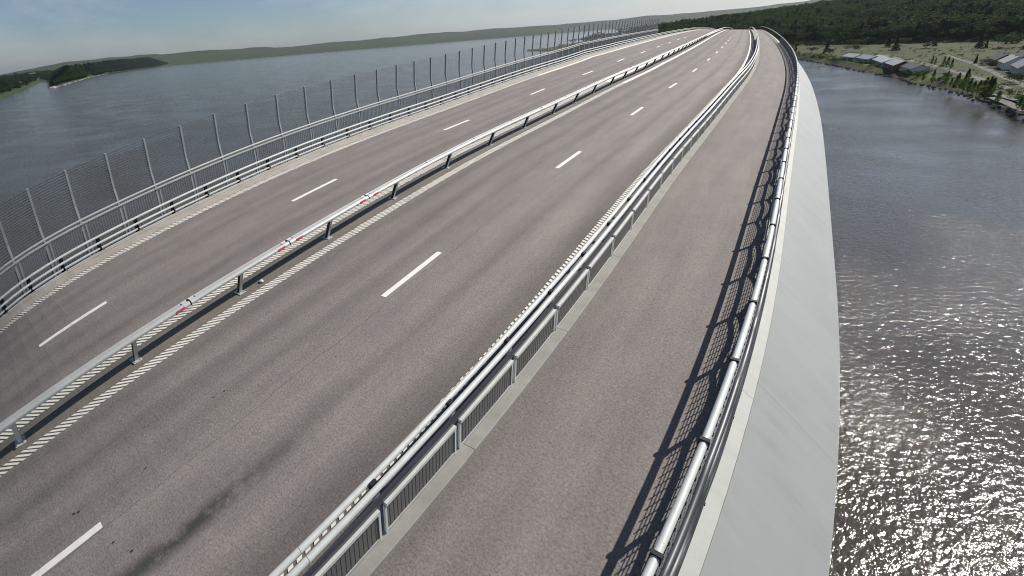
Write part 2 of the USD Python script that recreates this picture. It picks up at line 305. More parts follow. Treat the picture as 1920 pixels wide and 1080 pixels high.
# ---- girder with its pale edge plates
br = thing("steel_bridge", PT(0, -9, 0), label="pale steel road bridge with a wide smooth sloping edge plate above the water", cat="bridge")
tw, hw, tW, hW = -0.70, -0.094, 0.64, -1.25
put(br, "girder", sweep([(-19.75, -1.2), (-15.5, -4.2), (-4.0, -4.2), (0.55, -1.35), (-0.75, -0.22), (-19.75, -0.22)], S0, S1), WHITE_STEEL)
js = [S0] + [10.55 + 12 * k for k in range(-1, 68)]
js = [s for s in js if s < S1] + [S1]
cum = 0
for a, b in zip(js[:-1], js[1:]):
    if b - a < .5: continue
    g = 0.002
    ss = np.unique(np.concatenate([stations(a + g, b - g)]))
    put(br, "edge_plate", sweep([(tw, hw), (tw + .002, hw - .06), (tW - .03, hW - .06), (tW + .005, hW - .03), (tW, hW)], a + g, b - g, ss=ss), PLATE)
# concrete / steel lip beside the railing
for a, b in zip(np.arange(S0, 130, 6.0), np.arange(S0, 130, 6.0) + 6.0):
    put(br, "edge_lip", sweep([(-1.10, -0.2), (tw - .004, -0.2), (tw - .004, hw + .012), (-0.93, 0.055), (-1.10, 0.055)], a + .004, b - .004), LIP)
put(br, "edge_lip", sweep([(-1.10, -0.2), (tw - .004, -0.2), (tw - .004, hw + .012), (-0.93, 0.055), (-1.10, 0.055)], 130, S1), LIP)
for a, b in zip(np.arange(S0, 106, 4.0), np.arange(S0, 106, 4.0) + 4.0):
    put(br, "kerb", sweep([(-4.50, -0.05), (-3.95, -0.05), (-3.95, 0.09), (-3.97, 0.10), (-4.50, 0.10)], a + .006, b - .006), CONC_GREY)
put(br, "kerb", sweep([(-4.50, -0.05), (-3.95, -0.05), (-3.95, 0.10), (-4.50, 0.10)], 106, S1), CONC_GREY)
put(br, "edge_beam", sweep([(-19.9, -0.3), (-18.62, -0.3), (-18.62, 0.055), (-18.66, 0.075), (-18.80, 0.075), (-18.82, -0.17), (-19.9, -0.17)], S0, S1), CONCRETE)
put(br, "gutter_strip", sweep([(-18.62, 0.003), (-18.2, 0.003), (-18.2, 0.006), (-18.62, 0.03)], S0, S1), CONCRETE)

# ------------------------------------------------------------------ wind fence on the left edge
TF, SF0, PF = -19.30, 3.4807, 1.9345
fen = thing("wind_fence", PT(0, TF, 0), label="tall grey wire fence with S-bent posts along the far left edge of the bridge", cat="fence")
post_curve = [(0.0, -0.17), (0.0, 0.6), (-0.02, 1.13), (-0.07, 1.42), (-0.115, 1.68), (-0.12, 1.95), (-0.10, 2.4), (-0.09, 2.94)]
def post_dt(h): return np.interp(h, [c[1] for c in post_curve], [c[0] for c in post_curve])
fs = SF0 + PF * np.arange(-4, 60)
fence_wires, bal_rest, nb = [], [], 0
for i, s in enumerate(fs):
    p = put(fen, "post", local(bar(post_curve, 0.095, 0.07), s, TF), FENCE_STEEL)
    if s < 30:
        put(p, "base_plate", local(box(-.12, .12, -.1, .1, -0.169, -0.15), s, TF), FENCE_STEEL)
    # a second leg, half a hand away, carries the lower railing
    put(fen, "railing_leg", local(box(-.03, .03, .10, .15, -0.165, 1.07), s, TF + .02), FENCE_STEEL)
    if i + 1 < len(fs):
        s2 = fs[i + 1]; ss = np.linspace(s + .04, s2 - .04, 3)
        hs = np.arange(1.27, 2.93, 0.085)
        put(fen, "wire_panel", merge([wire(PT(ss, TF + post_dt(h), h), 0.009, 3) for h in hs]), WIRE)
        for u in (np.arange(14) + .5) / 14:
            sx = s + .16 + u * (s2 - s - .2)
            b = local(box(-.013, .013, -.013, .013, -0.04, 1.04), sx, TF + .02)
            if nb < 300: put(fen, "baluster", b, BALU); nb += 1
            else: bal_rest.append(b)
        put(fen, "bottom_rail", sweep([(TF, -.08), (TF + .04, -.08), (TF + .04, -.04), (TF, -.04)], s + .16, s2, ss=np.array([s + .16, (s + s2) / 2, s2])), FENCE_STEEL)
put(fen, "balusters", merge(bal_rest), BALU, kind="stuff")
put(fen, "top_rail", sweep([(TF - .02, 1.06), (TF + .07, 1.06), (TF + .075, 1.10), (TF - .02, 1.10)], fs[0], fs[-1]), GALV)
put(fen, "top_rail", sweep(ring(TF + .0, 1.205, .035, 8), fs[0], fs[-1]), GALV)

# ------------------------------------------------------------------ left guard rail: two pipes over a low beam
TG = -18.80
gl = thing("guard_rail", PT(0, TG, 0), label="low steel guard rail of two pipes and bottom beam below the tall fence", cat="guard rail")
for h, r in ((.585, .042), (.36, .042)):
    put(gl, "pipe", sweep(ring(TG, h, r, 8), -12, 400), GALV_LIGHT)
gs = SF0 + .35 + PF * np.arange(-4, 60)
for i, s in enumerate(gs):
    p = put(gl, "post", local(bar([(-.10, -.168), (-.10, .35), (-.06, .60)], .06, .12), s, TG), DARK_STEEL)
    put(p, "bracket", local(box(-.09, .0, -.07, .07, .13, .20), s, TG), DARK_STEEL)
    if i + 1 < len(gs):
        a, b = s + .05, gs[i + 1] - .05
        put(gl, "bottom_beam", sweep([(TG - .01, .155), (TG + .045, .155), (TG + .052, .175), (TG + .045, .20), (TG - .01, .20)], a, b, ss=np.linspace(a, b, 3)), GALV_LIGHT)
        put(gl, "lower_lip", sweep([(TG + .07, .082), (TG + .10, .082), (TG + .10, .10), (TG + .07, .10)], a + .1, b - .1, ss=np.linspace(a + .1, b - .1, 3)), GALV_LIGHT)

# ------------------------------------------------------------------ median barrier
TM = -11.93
mb = thing("median_barrier", PT(0, TM, 0), label="grey steel median barrier on short dark posts between the two carriageways", cat="barrier")
RT, RH = -11.70, .73          # the rail lies a little to the right of the posts' feet
prof = [(-.06, .068), (-.10, .055), (-.13, .02), (-.13, -.02), (-.10, -.055), (-.06, -.068), (.06, -.068), (.10, -.055), (.13, -.02), (.13, .02), (.10, .055), (.06, .068), (.03, .05), (-.03, .05)]
prof = [(RT + a, RH + b) for a, b in prof]
joints = [5.10, 9.02, 13.11]
edges = [-13.0] + joints + [17.2 + 4 * k for k in range(28)] + [400.0]
for a, b in zip(edges[:-1], edges[1:]):
    ga = .022 if a in joints else .002; gb = .022 if b in joints else .002
    put(mb, "rail", sweep(prof, a + ga, b - gb), GALV, smooth=35)
def inflate(pr, k): return [(RT + (a - RT) * k, RH + (b - RH) * k) for a, b in pr]
for j, s in enumerate(joints):
    put(mb, "joint_gap", sweep(inflate(prof, .93), s - .03, s + .03), BLACK)
    put(mb, "sleeve", sweep(inflate(prof, 1.02), s - .24, s - .028), SLEEVE)
    put(mb, "sleeve", sweep(inflate(prof, 1.02), s + .028, s + .24), SLEEVE)
    for a in (s - .52, s + .28):
        if j == 0 and a > s: continue
        put(mb, "reflector", sweep([(RT + .10, RH - .062), (RT + .136, RH - .022), (RT + .136, RH + .03), (RT + .125, RH + .036), (RT + .09, RH - .052)], a, a + .30), RED)
MP = [-4.9, -0.95, 3.16, 7.06, 11.15, 15.11, 19.18, 23.29, 27.43, 31.78, 35.7, 39.63, 44.3, 48.18, 52.11, 56.14, 60.09, 64.4] + [68.4 + 4.03 * k for k in range(14)]
for s in MP:
    lean = [(0, 0.0), (.12, .33), (.24, .665)]
    p = put(mb, "post", local(merge([bar([(x + .055, zz) for x, zz in lean], .012, .09), bar([(x - .055, zz) for x, zz in lean], .012, .09)]), s, TM - .04), GALV)
    put(p, "web", local([(v_ := bar([(x, zz) for x, zz in lean], .098, .014))[0] + [0, -.036, 0], v_[1]], s, TM - .04), DARK_STEEL)
    put(p, "foot_plate", local(merge([box(-.13, .17, -.11, .11, .001, .014)] + [trimesh.creation.cylinder(.016, .03, sections=6).apply_translation((.12, yy, .024)) for yy in (-.07, .07)]), s, TM - .04), GALV)

# ------------------------------------------------------------------ right guard rail: two pipes side by side, grille panels below on the path side
TR = -4.38
gr_ = thing("roadside_guard_rail", PT(0, TR, 0), label="bright twin-pipe guard rail with grey slatted panels between road and cycle path", cat="guard rail")
for t in (TR + .07 - .088, TR + .07 + .088):
    for a, b in zip([S0 + 2] + [2.35 + 12 * k for k in range(0, 12)], [2.35 + 12 * k for k in range(0, 12)] + [400]):
        put(gr_, "pipe", sweep(ring(t, 1.0, .05, 12), a + .004, b - .004), GALV_LIGHT, smooth=40)
RS = 3.789 + 2.0172 * np.arange(-6, 62)
slats_n = 0
for i, s in enumerate(RS):
    p = put(gr_, "post", local(bar([(.03, .10), (.03, .70), (.055, 0.96)], .05, .09), s, TR + .07), GALV)
    put(p, "cap", local(merge([box(-.035, .03, -.055, .055, .94, 1.03)]), s, TR + .066), DARK_STEEL)
    if i + 1 < len(RS):
        a, b = s + .075, RS[i + 1] - .075; sm = np.linspace(a, b, 3); tp = TR + .20
        f = put(gr_, "slat_panel", sweep([(tp - .03, .625), (tp + .04, .625), (tp + .04, .68), (tp - .03, .68)], a, b, ss=sm), GALV_LIGHT)
        put(f, "bottom_rail", sweep([(tp - .02, .115), (tp + .02, .115), (tp + .02, .15), (tp - .02, .15)], a, b, ss=sm), GALV)
        for q in (a, b): put(f, "side_post", local(box(-.02, .02, -.02, .02, .1, .625), q, tp), GALV_LIGHT)
        n = 20
        put(f, "slats", merge([local(box(-.006, .006, -.034, .034, .14, .63), a + (b - a) * (k + .5) / n, tp) for k in range(n)]), SLAT)
put(gr_, "dark_beam", sweep([(TR + .16, .70), (TR + .195, .70), (TR + .205, .77), (TR + .195, .84), (TR + .16, .84)], S0 + 2, 400), DARK_BEAM)

# ------------------------------------------------------------------ railing at the path's outer side
TP = -1.03
pr_ = thing("path_railing", PT(0, TP, 0), label="grey steel railing with sagging dark hoses at the outer side of the cycle path", cat="railing")
put(pr_, "handrail", sweep(ring(TP - .02, 1.12, .05, 10), S0 + 2, 300), GALV_LIGHT, smooth=40)
PS = 1.0 + 2.02 * np.arange(-7, 60)
for i, s in enumerate(PS):
    p = put(pr_, "post", local(bar([(0, .055), (0, 1.08)], .05, .07), s, TP), FENCE_STEEL)
    put(p, "clamp", local(box(-.08, .04, -.03, .03, 1.05, 1.185), s, TP), DARK_STEEL)
    put(p, "bolt", local(box(.02, .15, -.02, .02, .10, .13), s, TP), DARK_STEEL)
    if i + 1 < len(PS):
        a, b = s + .03, PS[i + 1] - .03
        put(pr_, "mesh_panel", merge([wire(PT(np.linspace(a, b, 3), TP + .03, h), .008, 3) for h in np.arange(.16, 1.05, .075)] + [local(box(-.006, .006, -.006, .006, .12, 1.05), q, TP + .03) for q in np.linspace(a + .1, b - .1, 9)]), WIRE)
for t, h, sag, r, m in ((TP + .07, .80, .20, .05, HOSE), (TP + .085, .55, .30, .055, HOSE), (TP + .10, .30, .16, .05, HOSE)):
    pts = []
    for i in range(len(PS) - 1):
        u = np.linspace(0, 1, 8, endpoint=False); pts.append(PT(PS[i] + u * 2.02, t, h - sag * 4 * u * (1 - u) * (.6 + .4 * math.sin(i * 1.7 + h * 9))))
    put(pr_, "hose", wire(np.vstack(pts), r, 6), m, smooth=True)

# bit of litter under the barrier
v, f = VF(trimesh.creation.icosphere(1, .075)); v = v * [1, .8, .45] * (1 + .35 * (meshkit.noise(v * 25 + 7)[:, None] - .5)) + [0, 0, .03]
lv, lf = local((v, f), 7.83, -11.80)
LOC["/World/litter"] = PT(7.83, -11.80, 0)
put("/World", "litter", (lv, lf), WHITE, label="crumpled white scrap of litter on the dusty strip under the barrier", cat="litter")

# ------------------------------------------------------------------ water
def water_material():
    nodes = {"geo": ("geometry", {}), "map": ("mapping", {"rotation": (0, 0, 0.55), "scale": (1.0, 0.62, 1.0)}),
             "n1": ("noise_texture", {"scale": 1.35, "detail": 3.5, "roughness": 0.55, "distortion": 0.5}),
             "n2": ("noise_texture", {"scale": 2.6, "detail": 2.0, "roughness": 0.5}),
             "n3": ("noise_texture", {"scale": 0.03, "detail": 3.0}),
             "gust": ("map_range", {"from_min": 0.35, "from_max": 0.65, "to_min": 0.5, "to_max": 1.3, "clamp": True}),
             "a": ("math", {"math_type": "multiply_add", "value2": 0.24}), "m": ("math", {"math_type": "multiply"}),
             "b": ("bump", {"strength": 1.0, "distance": 0.235}),
             "p": ("principled_bsdf", {"base_color": (0.046, 0.040, 0.030), "roughness": 0.09, "ior": 1.333})}
    links = [("geo.position", "map.vector"), ("map.vector", "n1.vector"), ("map.vector", "n2.vector"), ("geo.position", "n3.vector"), ("n3.fac", "gust.value"),
             ("n2.fac", "a.value1"), ("n1.fac", "a.value3"), ("a.value", "m.value1"), ("gust.result", "m.value2"), ("m.value", "b.height"), ("b.normal", "p.normal")]
    return mat("water", nodes, links, surface="p.BSDF")
WATER = water_material()
rr = np.concatenate([[0], np.geomspace(60, 40000, 60)]); aa = np.linspace(0, 2 * np.pi, 97)[:-1]
v = [[0, 0, W_Z]] + [[r * math.cos(a), r * math.sin(a), W_Z] for r in rr[1:] for a in aa]
f = [[0, 1 + k, 1 + (k + 1) % 96] for k in range(96)]
for i in range(len(rr) - 2):
    o = 1 + i * 96
    for k in range(96):
        a, b = o + k, o + (k + 1) % 96; f += [[a, a + 96, b + 96], [a, b + 96, b]]
put("/World", "water", (np.array(v), np.array(f)), WATER, kind="structure")

# ------------------------------------------------------------------ land
def land_material(name, cols, scale, rough=0.95):
    nodes = {"geo": ("geometry", {}), "n": ("noise_texture", {"scale": scale, "detail": 7.0, "roughness": 0.7}), "r": ("rgb_ramp", {"ramp": cols}), "p": ("principled_bsdf", {"roughness": rough, "specular_ior_level": 0.1})}
    return mat(name, nodes, [("geo.position", "n.vector"), ("n.fac", "r.fac"), ("r.color", "p.base_color")], surface="p.BSDF")
FIELD = land_material("field", [(0.3, (0.050, 0.062, 0.024)), (0.47, (0.066, 0.062, 0.036)), (0.56, (0.060, 0.080, 0.028)), (0.72, (0.085, 0.11, 0.038))], 0.035)
HILL = land_material("hill_ground", [(0.3, (0.030, 0.045, 0.022)), (0.5, (0.045, 0.06, 0.03)), (0.7, (0.09, 0.10, 0.05))], 0.012)
GRAVEL = land_material("gravel_road", [(0.3, (0.13, 0.125, 0.115)), (0.7, (0.19, 0.18, 0.165))], 0.4)
TARMAC = land_material("yard_tarmac", [(0.3, (0.045, 0.046, 0.052)), (0.7, (0.06, 0.062, 0.07))], 0.1)
ROCK = land_material("rock", [(0.3, (0.05, 0.048, 0.045)), (0.7, (0.16, 0.15, 0.14))], 0.8)
def slab(name, poly, top, bank, m, **kw):
    p = sg.Polygon(poly); inner = p.buffer(-bank, join_style=1)
    inner = max(getattr(inner, "geoms", [inner]), key=lambda g: g.area)
    out = np.array(p.exterior.coords)[:-1]
    # the sloping bank, one quad for each resampled step of the outline
    n = int(p.exterior.length / 12)
    o = np.array([p.exterior.interpolate(i / n, True).coords[0] for i in range(n)])
    from shapely.ops import nearest_points
    q = np.array([nearest_points(inner.exterior, sg.Point(a))[0].coords[0] for a in o])
    wob = meshkit.noise(np.c_[o / 14, np.zeros(n)])
    v = np.vstack([np.c_[o + (q - o) * (wob[:, None] * .7 - .35), np.full(n, W_Z - .6)], np.c_[q, np.full(n, top)]])
    k = np.arange(n); j = (k + 1) % n
    f = np.vstack([np.stack([k, j, n + j], 1), np.stack([k, n + j, n + k], 1)])
    tv, tf = trimesh.creation.triangulate_polygon(sg.Polygon(q).buffer(0) if sg.Polygon(q).is_valid else inner, engine="earcut")
    tv = np.c_[tv, np.full(len(tv), top)]
    a = tv[tf[:, 1]] - tv[tf[:, 0]]; b = tv[tf[:, 2]] - tv[tf[:, 0]]
    flip = (a[:, 0] * b[:, 1] - a[:, 1] * b[:, 0]) < 0; tf[flip] = tf[flip][:, ::-1]
    put("/World", name, merge([(v, f), (tv, tf)]), m, **kw)
RIGHT = [(300, 0), (120, 120), (40, 220), (8, 300), (-4, 338), (-7, 348), (-13, 371), (-17, 383), (-26, 408), (-36, 431), (-49, 459), (-65, 503), (-93, 555), (-125, 624), (-167, 703), (-240, 830), (-420, 980), (-900, 1300), (-700, 1900), (600, 1900), (1400, 900), (1400, -300), (600, -200)]
L_TOP = W_Z + 2.6
slab("shore_ground", RIGHT, L_TOP, 6.0, FIELD, kind="structure")
HEAD = [(-1880, 309), (-2090, 372), (-2411, 467), (-2900, 617), (-3431, 766), (-4300, 1090), (-5200, 1480), (-6600, 2120), (-8000, 2900), (-8300, 2500), (-6700, 1760), (-5600, 1300), (-4600, 950), (-3700, 670), (-3200, 528), (-2600, 436), (-2000, 323)]
slab("headland_ground", HEAD, W_Z + 3, 6.0, HILL, kind="structure")
# the headland's low wooded back: a humped sheet over its flat shore
hd = sg.Polygon(HEAD).buffer(-6); hd = max(getattr(hd, "geoms", [hd]), key=lambda q: q.area); prepare(hd)
def headland_rise(P):
    P = np.asarray(P, float)[:, :2]; dd = np.where(contains_xy(hd, P[:, 0], P[:, 1]), sh_distance(sh_points(P), hd.boundary), 0)
    return np.minimum(dd * .45, 14 + .019 * np.clip(np.hypot(*P.T) - 1900, 0, 7000))
gx, gy = np.meshgrid(np.arange(-8300, -1850, 25.0), np.arange(280, 2920, 16.0), indexing="ij"); Q = np.c_[gx.ravel(), gy.ravel()]
ins = contains_xy(hd, Q[:, 0], Q[:, 1]); ny = gx.shape[1]; i, j = np.meshgrid(np.arange(gx.shape[0] - 1), np.arange(ny - 1), indexing="ij"); a = (i * ny + j).ravel()
f = np.vstack([np.stack([a, a + ny, a + ny + 1], 1), np.stack([a, a + ny + 1, a + 1], 1)]); f = f[ins[f].any(1)]
put("/World", "headland_rise", compact(np.c_[Q, W_Z + 2.95 + headland_rise(Q)], f), HILL, smooth=True, kind="structure")
# hills: a polar sheet round the camera
LEFTSHORE = [(-900, -500), (-1250, -60), (-1487, 133), (-1700, 180), (-1923, 231), (-2500, 340), (-3216, 468), (-3700, 640), (-4700, 940), (-6000, 1500), (-7800, 2900), (-7600, 4800), (-6400, 6600), (-4300, 7600), (-2300, 7200), (-1700, 5200), (-1300, 3000), (-860, 1330), (-400, 1000), (0, 800), (600, 700), (1200, 200), (1200, -1500), (9000, -6000), (16000, 0), (14000, 14000), (0, 18000), (-14000, 14000), (-18000, 0), (-16000, -6000), (-6000, -4000), (-2500, -2500)]
lp = sg.Polygon(LEFTSHORE).buffer(0); prepare(lp)
az = np.radians(np.arange(-125, 75.01, 0.4)); rad = np.geomspace(560, 15000, 165)
A, R = np.meshgrid(az, rad, indexing="ij"); X, Y = R * np.sin(A), R * np.cos(A)
pts = sh_points(X, Y); inside = contains_xy(lp, X, Y); d = np.where(inside, 1, -1) * sh_distance(pts, lp.boundary)
el = np.interp(np.degrees(A), [-125, -95, -87, -84.4, -82, -79.3, -75, -68, -55, -42, -30, -16, -5, 10, 30, 75], [.9, .5, .15, .1, .7, 1.35, 1.9, 1.8, 1.4, 1.6, 1.2, 1.0, 1.3, 1.6, 1.4, 1.5])
ridge = np.maximum(CAM_H + np.tan(np.radians(el)) * 5200 - W_Z, 12)
nz = meshkit.fbm(np.stack([X / 900, Y / 900, np.zeros_like(X)], -1), 5, 3)
rise = np.clip(d / 2600, 0, 1) ** 0.8
H = np.where(d > 0, 1.5 + np.minimum(d * .03, 4) + ridge * rise * (.95 + .6 * (nz - .45)), np.maximum(d * .05, -8))
near_el = (W_Z + H - CAM_H) / R
cap_el = np.tan(np.radians(el + .1))
H = np.where(d > 0, np.minimum(H, np.maximum(cap_el * R + CAM_H - W_Z, 2.5)), H)
H -= np.clip((R - 9500) / 5500, 0, 1) * 60
na, nr = A.shape
v = np.stack([X, Y, W_Z + H], -1).reshape(-1, 3); i, j = np.meshgrid(np.arange(na - 1), np.arange(nr - 1), indexing="ij"); a = (i * nr + j).ravel()
f = np.vstack([np.stack([a, a + 1, a + nr + 1], 1), np.stack([a, a + nr + 1, a + nr], 1)])
keep = (d.ravel() > -120)[f].any(1)
f = f[keep]
e1, e2 = v[f[:, 1]] - v[f[:, 0]], v[f[:, 2]] - v[f[:, 0]]
if np.cross(e1, e2)[:, 2].mean() < 0: f = f[:, ::-1]
put("/World", "hills", compact(v, f), HILL, smooth=True, kind="structure")
def ground_z(x, y):
    from scipy.interpolate import RegularGridInterpolator
    global _gi
    try: _gi
    except NameError: _gi = RegularGridInterpolator((az, np.log(rad)), W_Z + H, bounds_error=False, fill_value=None)
    return _gi(np.stack([np.arctan2(x, y), np.log(np.hypot(x, y))], -1))

# ------------------------------------------------------------------ leaves
def leaf_material(name, dark, light):
    nodes = {"oi": ("geometry", {}), "r": ("rgb_ramp", {"ramp": [(0.0, dark), (1.0, light)]}), "p": ("principled_bsdf", {"roughness": 0.8, "specular_ior_level": 0.08}), "t": ("translucent_bsdf", {}), "m": ("mix_closure", {"fac": 0.45})}
    return mat(name, nodes, [("oi.random_per_island", "r.fac"), ("r.color", "p.base_color"), ("r.color", "t.color"), ("p.BSDF", "m.closure1"), ("t.BSDF", "m.closure2")], surface="m.closure")
LEAF_BRIGHT = leaf_material("birch_leaves", (0.09, 0.14, 0.025), (0.22, 0.29, 0.06))
LEAF_DARK = leaf_material("conifer_needles", (0.012, 0.026, 0.012), (0.04, 0.062, 0.025))
LEAF_MID = leaf_material("bush_leaves", (0.035, 0.060, 0.018), (0.085, 0.115, 0.035))
BARK = plain("bark", (0.10, 0.085, 0.065), 0.9, 0, .3, 4.0)
def leaves(centers, size, rng, squash=1.0):
    n = len(centers); a = rng.normal(size=(n, 3)); a /= np.linalg.norm(a, axis=1, keepdims=True)
    b = np.cross(a, rng.normal(size=(n, 3))); b /= np.linalg.norm(b, axis=1, keepdims=True)
    sz = size * (0.6 + .8 * rng.random((n, 1))); a, b = a * sz, b * sz
    v = np.stack([centers - a - b * .6, centers + a - b * .6, centers + b], 1).reshape(-1, 3)
    return v, np.arange(3 * n).reshape(-1, 3)
def crown_slim(rng, n=320, h0=.12, wid=.17):
    z = h0 + (1 - h0) * rng.random(n) ** .9; w = wid * np.interp(z, [h0, .35, .6, 1], [.55, 1, .85, .12]); th = rng.random(n) * 2 * np.pi
    lump = .7 + .6 * meshkit.noise(np.c_[np.cos(th) * 1.5, np.sin(th) * 1.5, z * 7], int(rng.integers(99)))
    r = w * lump * rng.random(n) ** .45
    return leaves(np.c_[r * np.cos(th), r * np.sin(th), z], .04, rng)
def crown_round(rng, n=360):
    c = rng.normal(size=(7, 3)) * [.2, .2, .15] + [0, 0, .6]; k = rng.integers(0, 7, n); d = rng.normal(size=(n, 3)); d /= np.linalg.norm(d, axis=1, keepdims=True)
    p = c[k] + d * [.24, .24, .20] * (.55 + .45 * rng.random((n, 1))); p[:, 2] = np.clip(p[:, 2], .12, 1)
    return leaves(p, .042, rng)
def crown_conifer(rng, n=340):
    z = .1 + .9 * rng.random(n) ** 1.3; th = rng.random(n) * 2 * np.pi; r = (1.02 - z) * .21 * (.55 + .45 * np.cos(z * 60)) ** .4 * (.5 + .5 * rng.random(n))
    return leaves(np.c_[r * np.cos(th), r * np.sin(th), z - r * .3], .045, rng)
def trunk(rng, h=.5, r=.018):
    p = np.array([[0, 0, 0], [.01, 0, h * .5], [.0, .012, h]]); v, f = wire(np.array(p) + [[0, 0, 0], [rng.normal() * .01, 0, 0], [0, 0, 0]], r, 6)
    v[12:, :2] *= .5; limbs = [(v, f)]
    for k in range(4):
        a = rng.random() * 6.28; z0 = h * (.45 + .12 * k); limbs.append(wire(np.array([[0, 0, z0], [.05 * math.cos(a), .05 * math.sin(a), z0 + .06], [.1 * math.cos(a), .1 * math.sin(a), z0 + .13]]), r * .35, 4))
    return merge(limbs)
PROTO = {}
UsdGeom.Scope.Define(stage, "/World/Looks")
stage.CreateClassPrim("/World/tree_kinds")
for kind, fn, leaf, n in (("birch", crown_slim, LEAF_BRIGHT, 3), ("broadleaf", crown_round, LEAF_MID, 3), ("spruce", crown_conifer, LEAF_DARK, 2)):
    for k in range(n):
        rg = np.random.default_rng(len(PROTO) + 40); path = f"/World/tree_kinds/{kind}_{k}"
        stage.DefinePrim(path, "Xform")
        usdkit.mesh(stage, path + "/trunk", trunk(rg, .8 if kind != "broadleaf" else .6), BARK)
        usdkit.mesh(stage, path + "/crown", fn(rg), leaf)
        PROTO.setdefault(kind, []).append(path)
def tree(kind, k, pos, h, w, label, group=None):
    names = {"birch": "birch_tree", "broadleaf": "broadleaf_tree", "spruce": "spruce_tree"}
    path = numbered("/World", names[kind]); xf = UsdGeom.Xform.Define(stage, path)
    xf.AddTranslateOp().Set(Gf.Vec3d(*map(float, pos))); xf.AddRotateZOp().Set(float(k * 77 % 360)); xf.AddScaleOp().Set(Gf.Vec3f(h * w, h * w, h))
    xf.GetPrim().GetReferences().AddInternalReference(PROTO[kind][k % len(PROTO[kind])]); xf.GetPrim().SetInstanceable(True)
    tag(xf.GetPrim(), label, "tree", group)

# ground points of the right shore seen in the picture
def ray(px, py):
    dd = (px - PPX) / FPX * right - (py - PPY) / FPX * upv + fw
    return dd / np.linalg.norm(dd)
def gp(px, py, zz):
    dd = ray(px, py); k = (zz - CAM_H) / dd[2]; return np.array([dd[0] * k, dd[1] * k, zz])

# ------------------------------------------------------------------ right shore: roads, yard, buildings, trees
def ribbon(name, px, w, m, lift, **kw):
    P = np.array([gp(x, y, L_TOP) for x, y in px])[:, :2]
    u = np.concatenate([[0], np.cumsum(np.linalg.norm(np.diff(P, axis=0), axis=1))]); q = np.linspace(0, u[-1], 40)
    C = np.stack([np.interp(q, u, P[:, k]) for k in (0, 1)], 1)
    for _ in range(3): C[1:-1] = (C[:-2] + 2 * C[1:-1] + C[2:]) / 4
    tg = np.gradient(C, axis=0); tg /= np.linalg.norm(tg, axis=1, keepdims=True); nn = np.stack([tg[:, 1], -tg[:, 0]], 1)
    ww = w / 2 * (1 + .12 * np.sin(q[:, None] / 9))
    v = np.vstack([np.c_[C - nn * ww, np.full(40, L_TOP + lift)], np.c_[C + nn * ww, np.full(40, L_TOP + lift)]]); k = np.arange(39)
    put("/World", name, (v, np.vstack([np.stack([k, 40 + k, 41 + k], 1), np.stack([k, 41 + k, k + 1], 1)])), m, kind="structure", **kw)
ribbon("shore_road", [(1655, 103), (1680, 108), (1735, 120), (1789, 133), (1850, 152), (1917, 175), (1990, 200)], 4.0, GRAVEL, .03)
ribbon("field_path", [(1775, 104), (1792, 109), (1830, 121), (1892, 149), (1960, 176)], 3.0, GRAVEL, .034)
ribbon("shore_path", [(1850, 171), (1880, 180), (1920, 192), (1980, 206)], 3.0, GRAVEL, .038)
ribbon("shore_path", [(1858, 182), (1885, 191), (1903, 200), (1930, 212)], 3.2, GRAVEL, .042)
yp = [gp(x, y, L_TOP + .05) for x, y in [(1717, 120), (1741, 132), (1779, 140), (1790, 136), (1752, 127)]]
put("/World", "yard", (np.array(yp), np.array([[0, 1, 4], [1, 2, 4], [2, 3, 4]])), TARMAC, kind="structure")

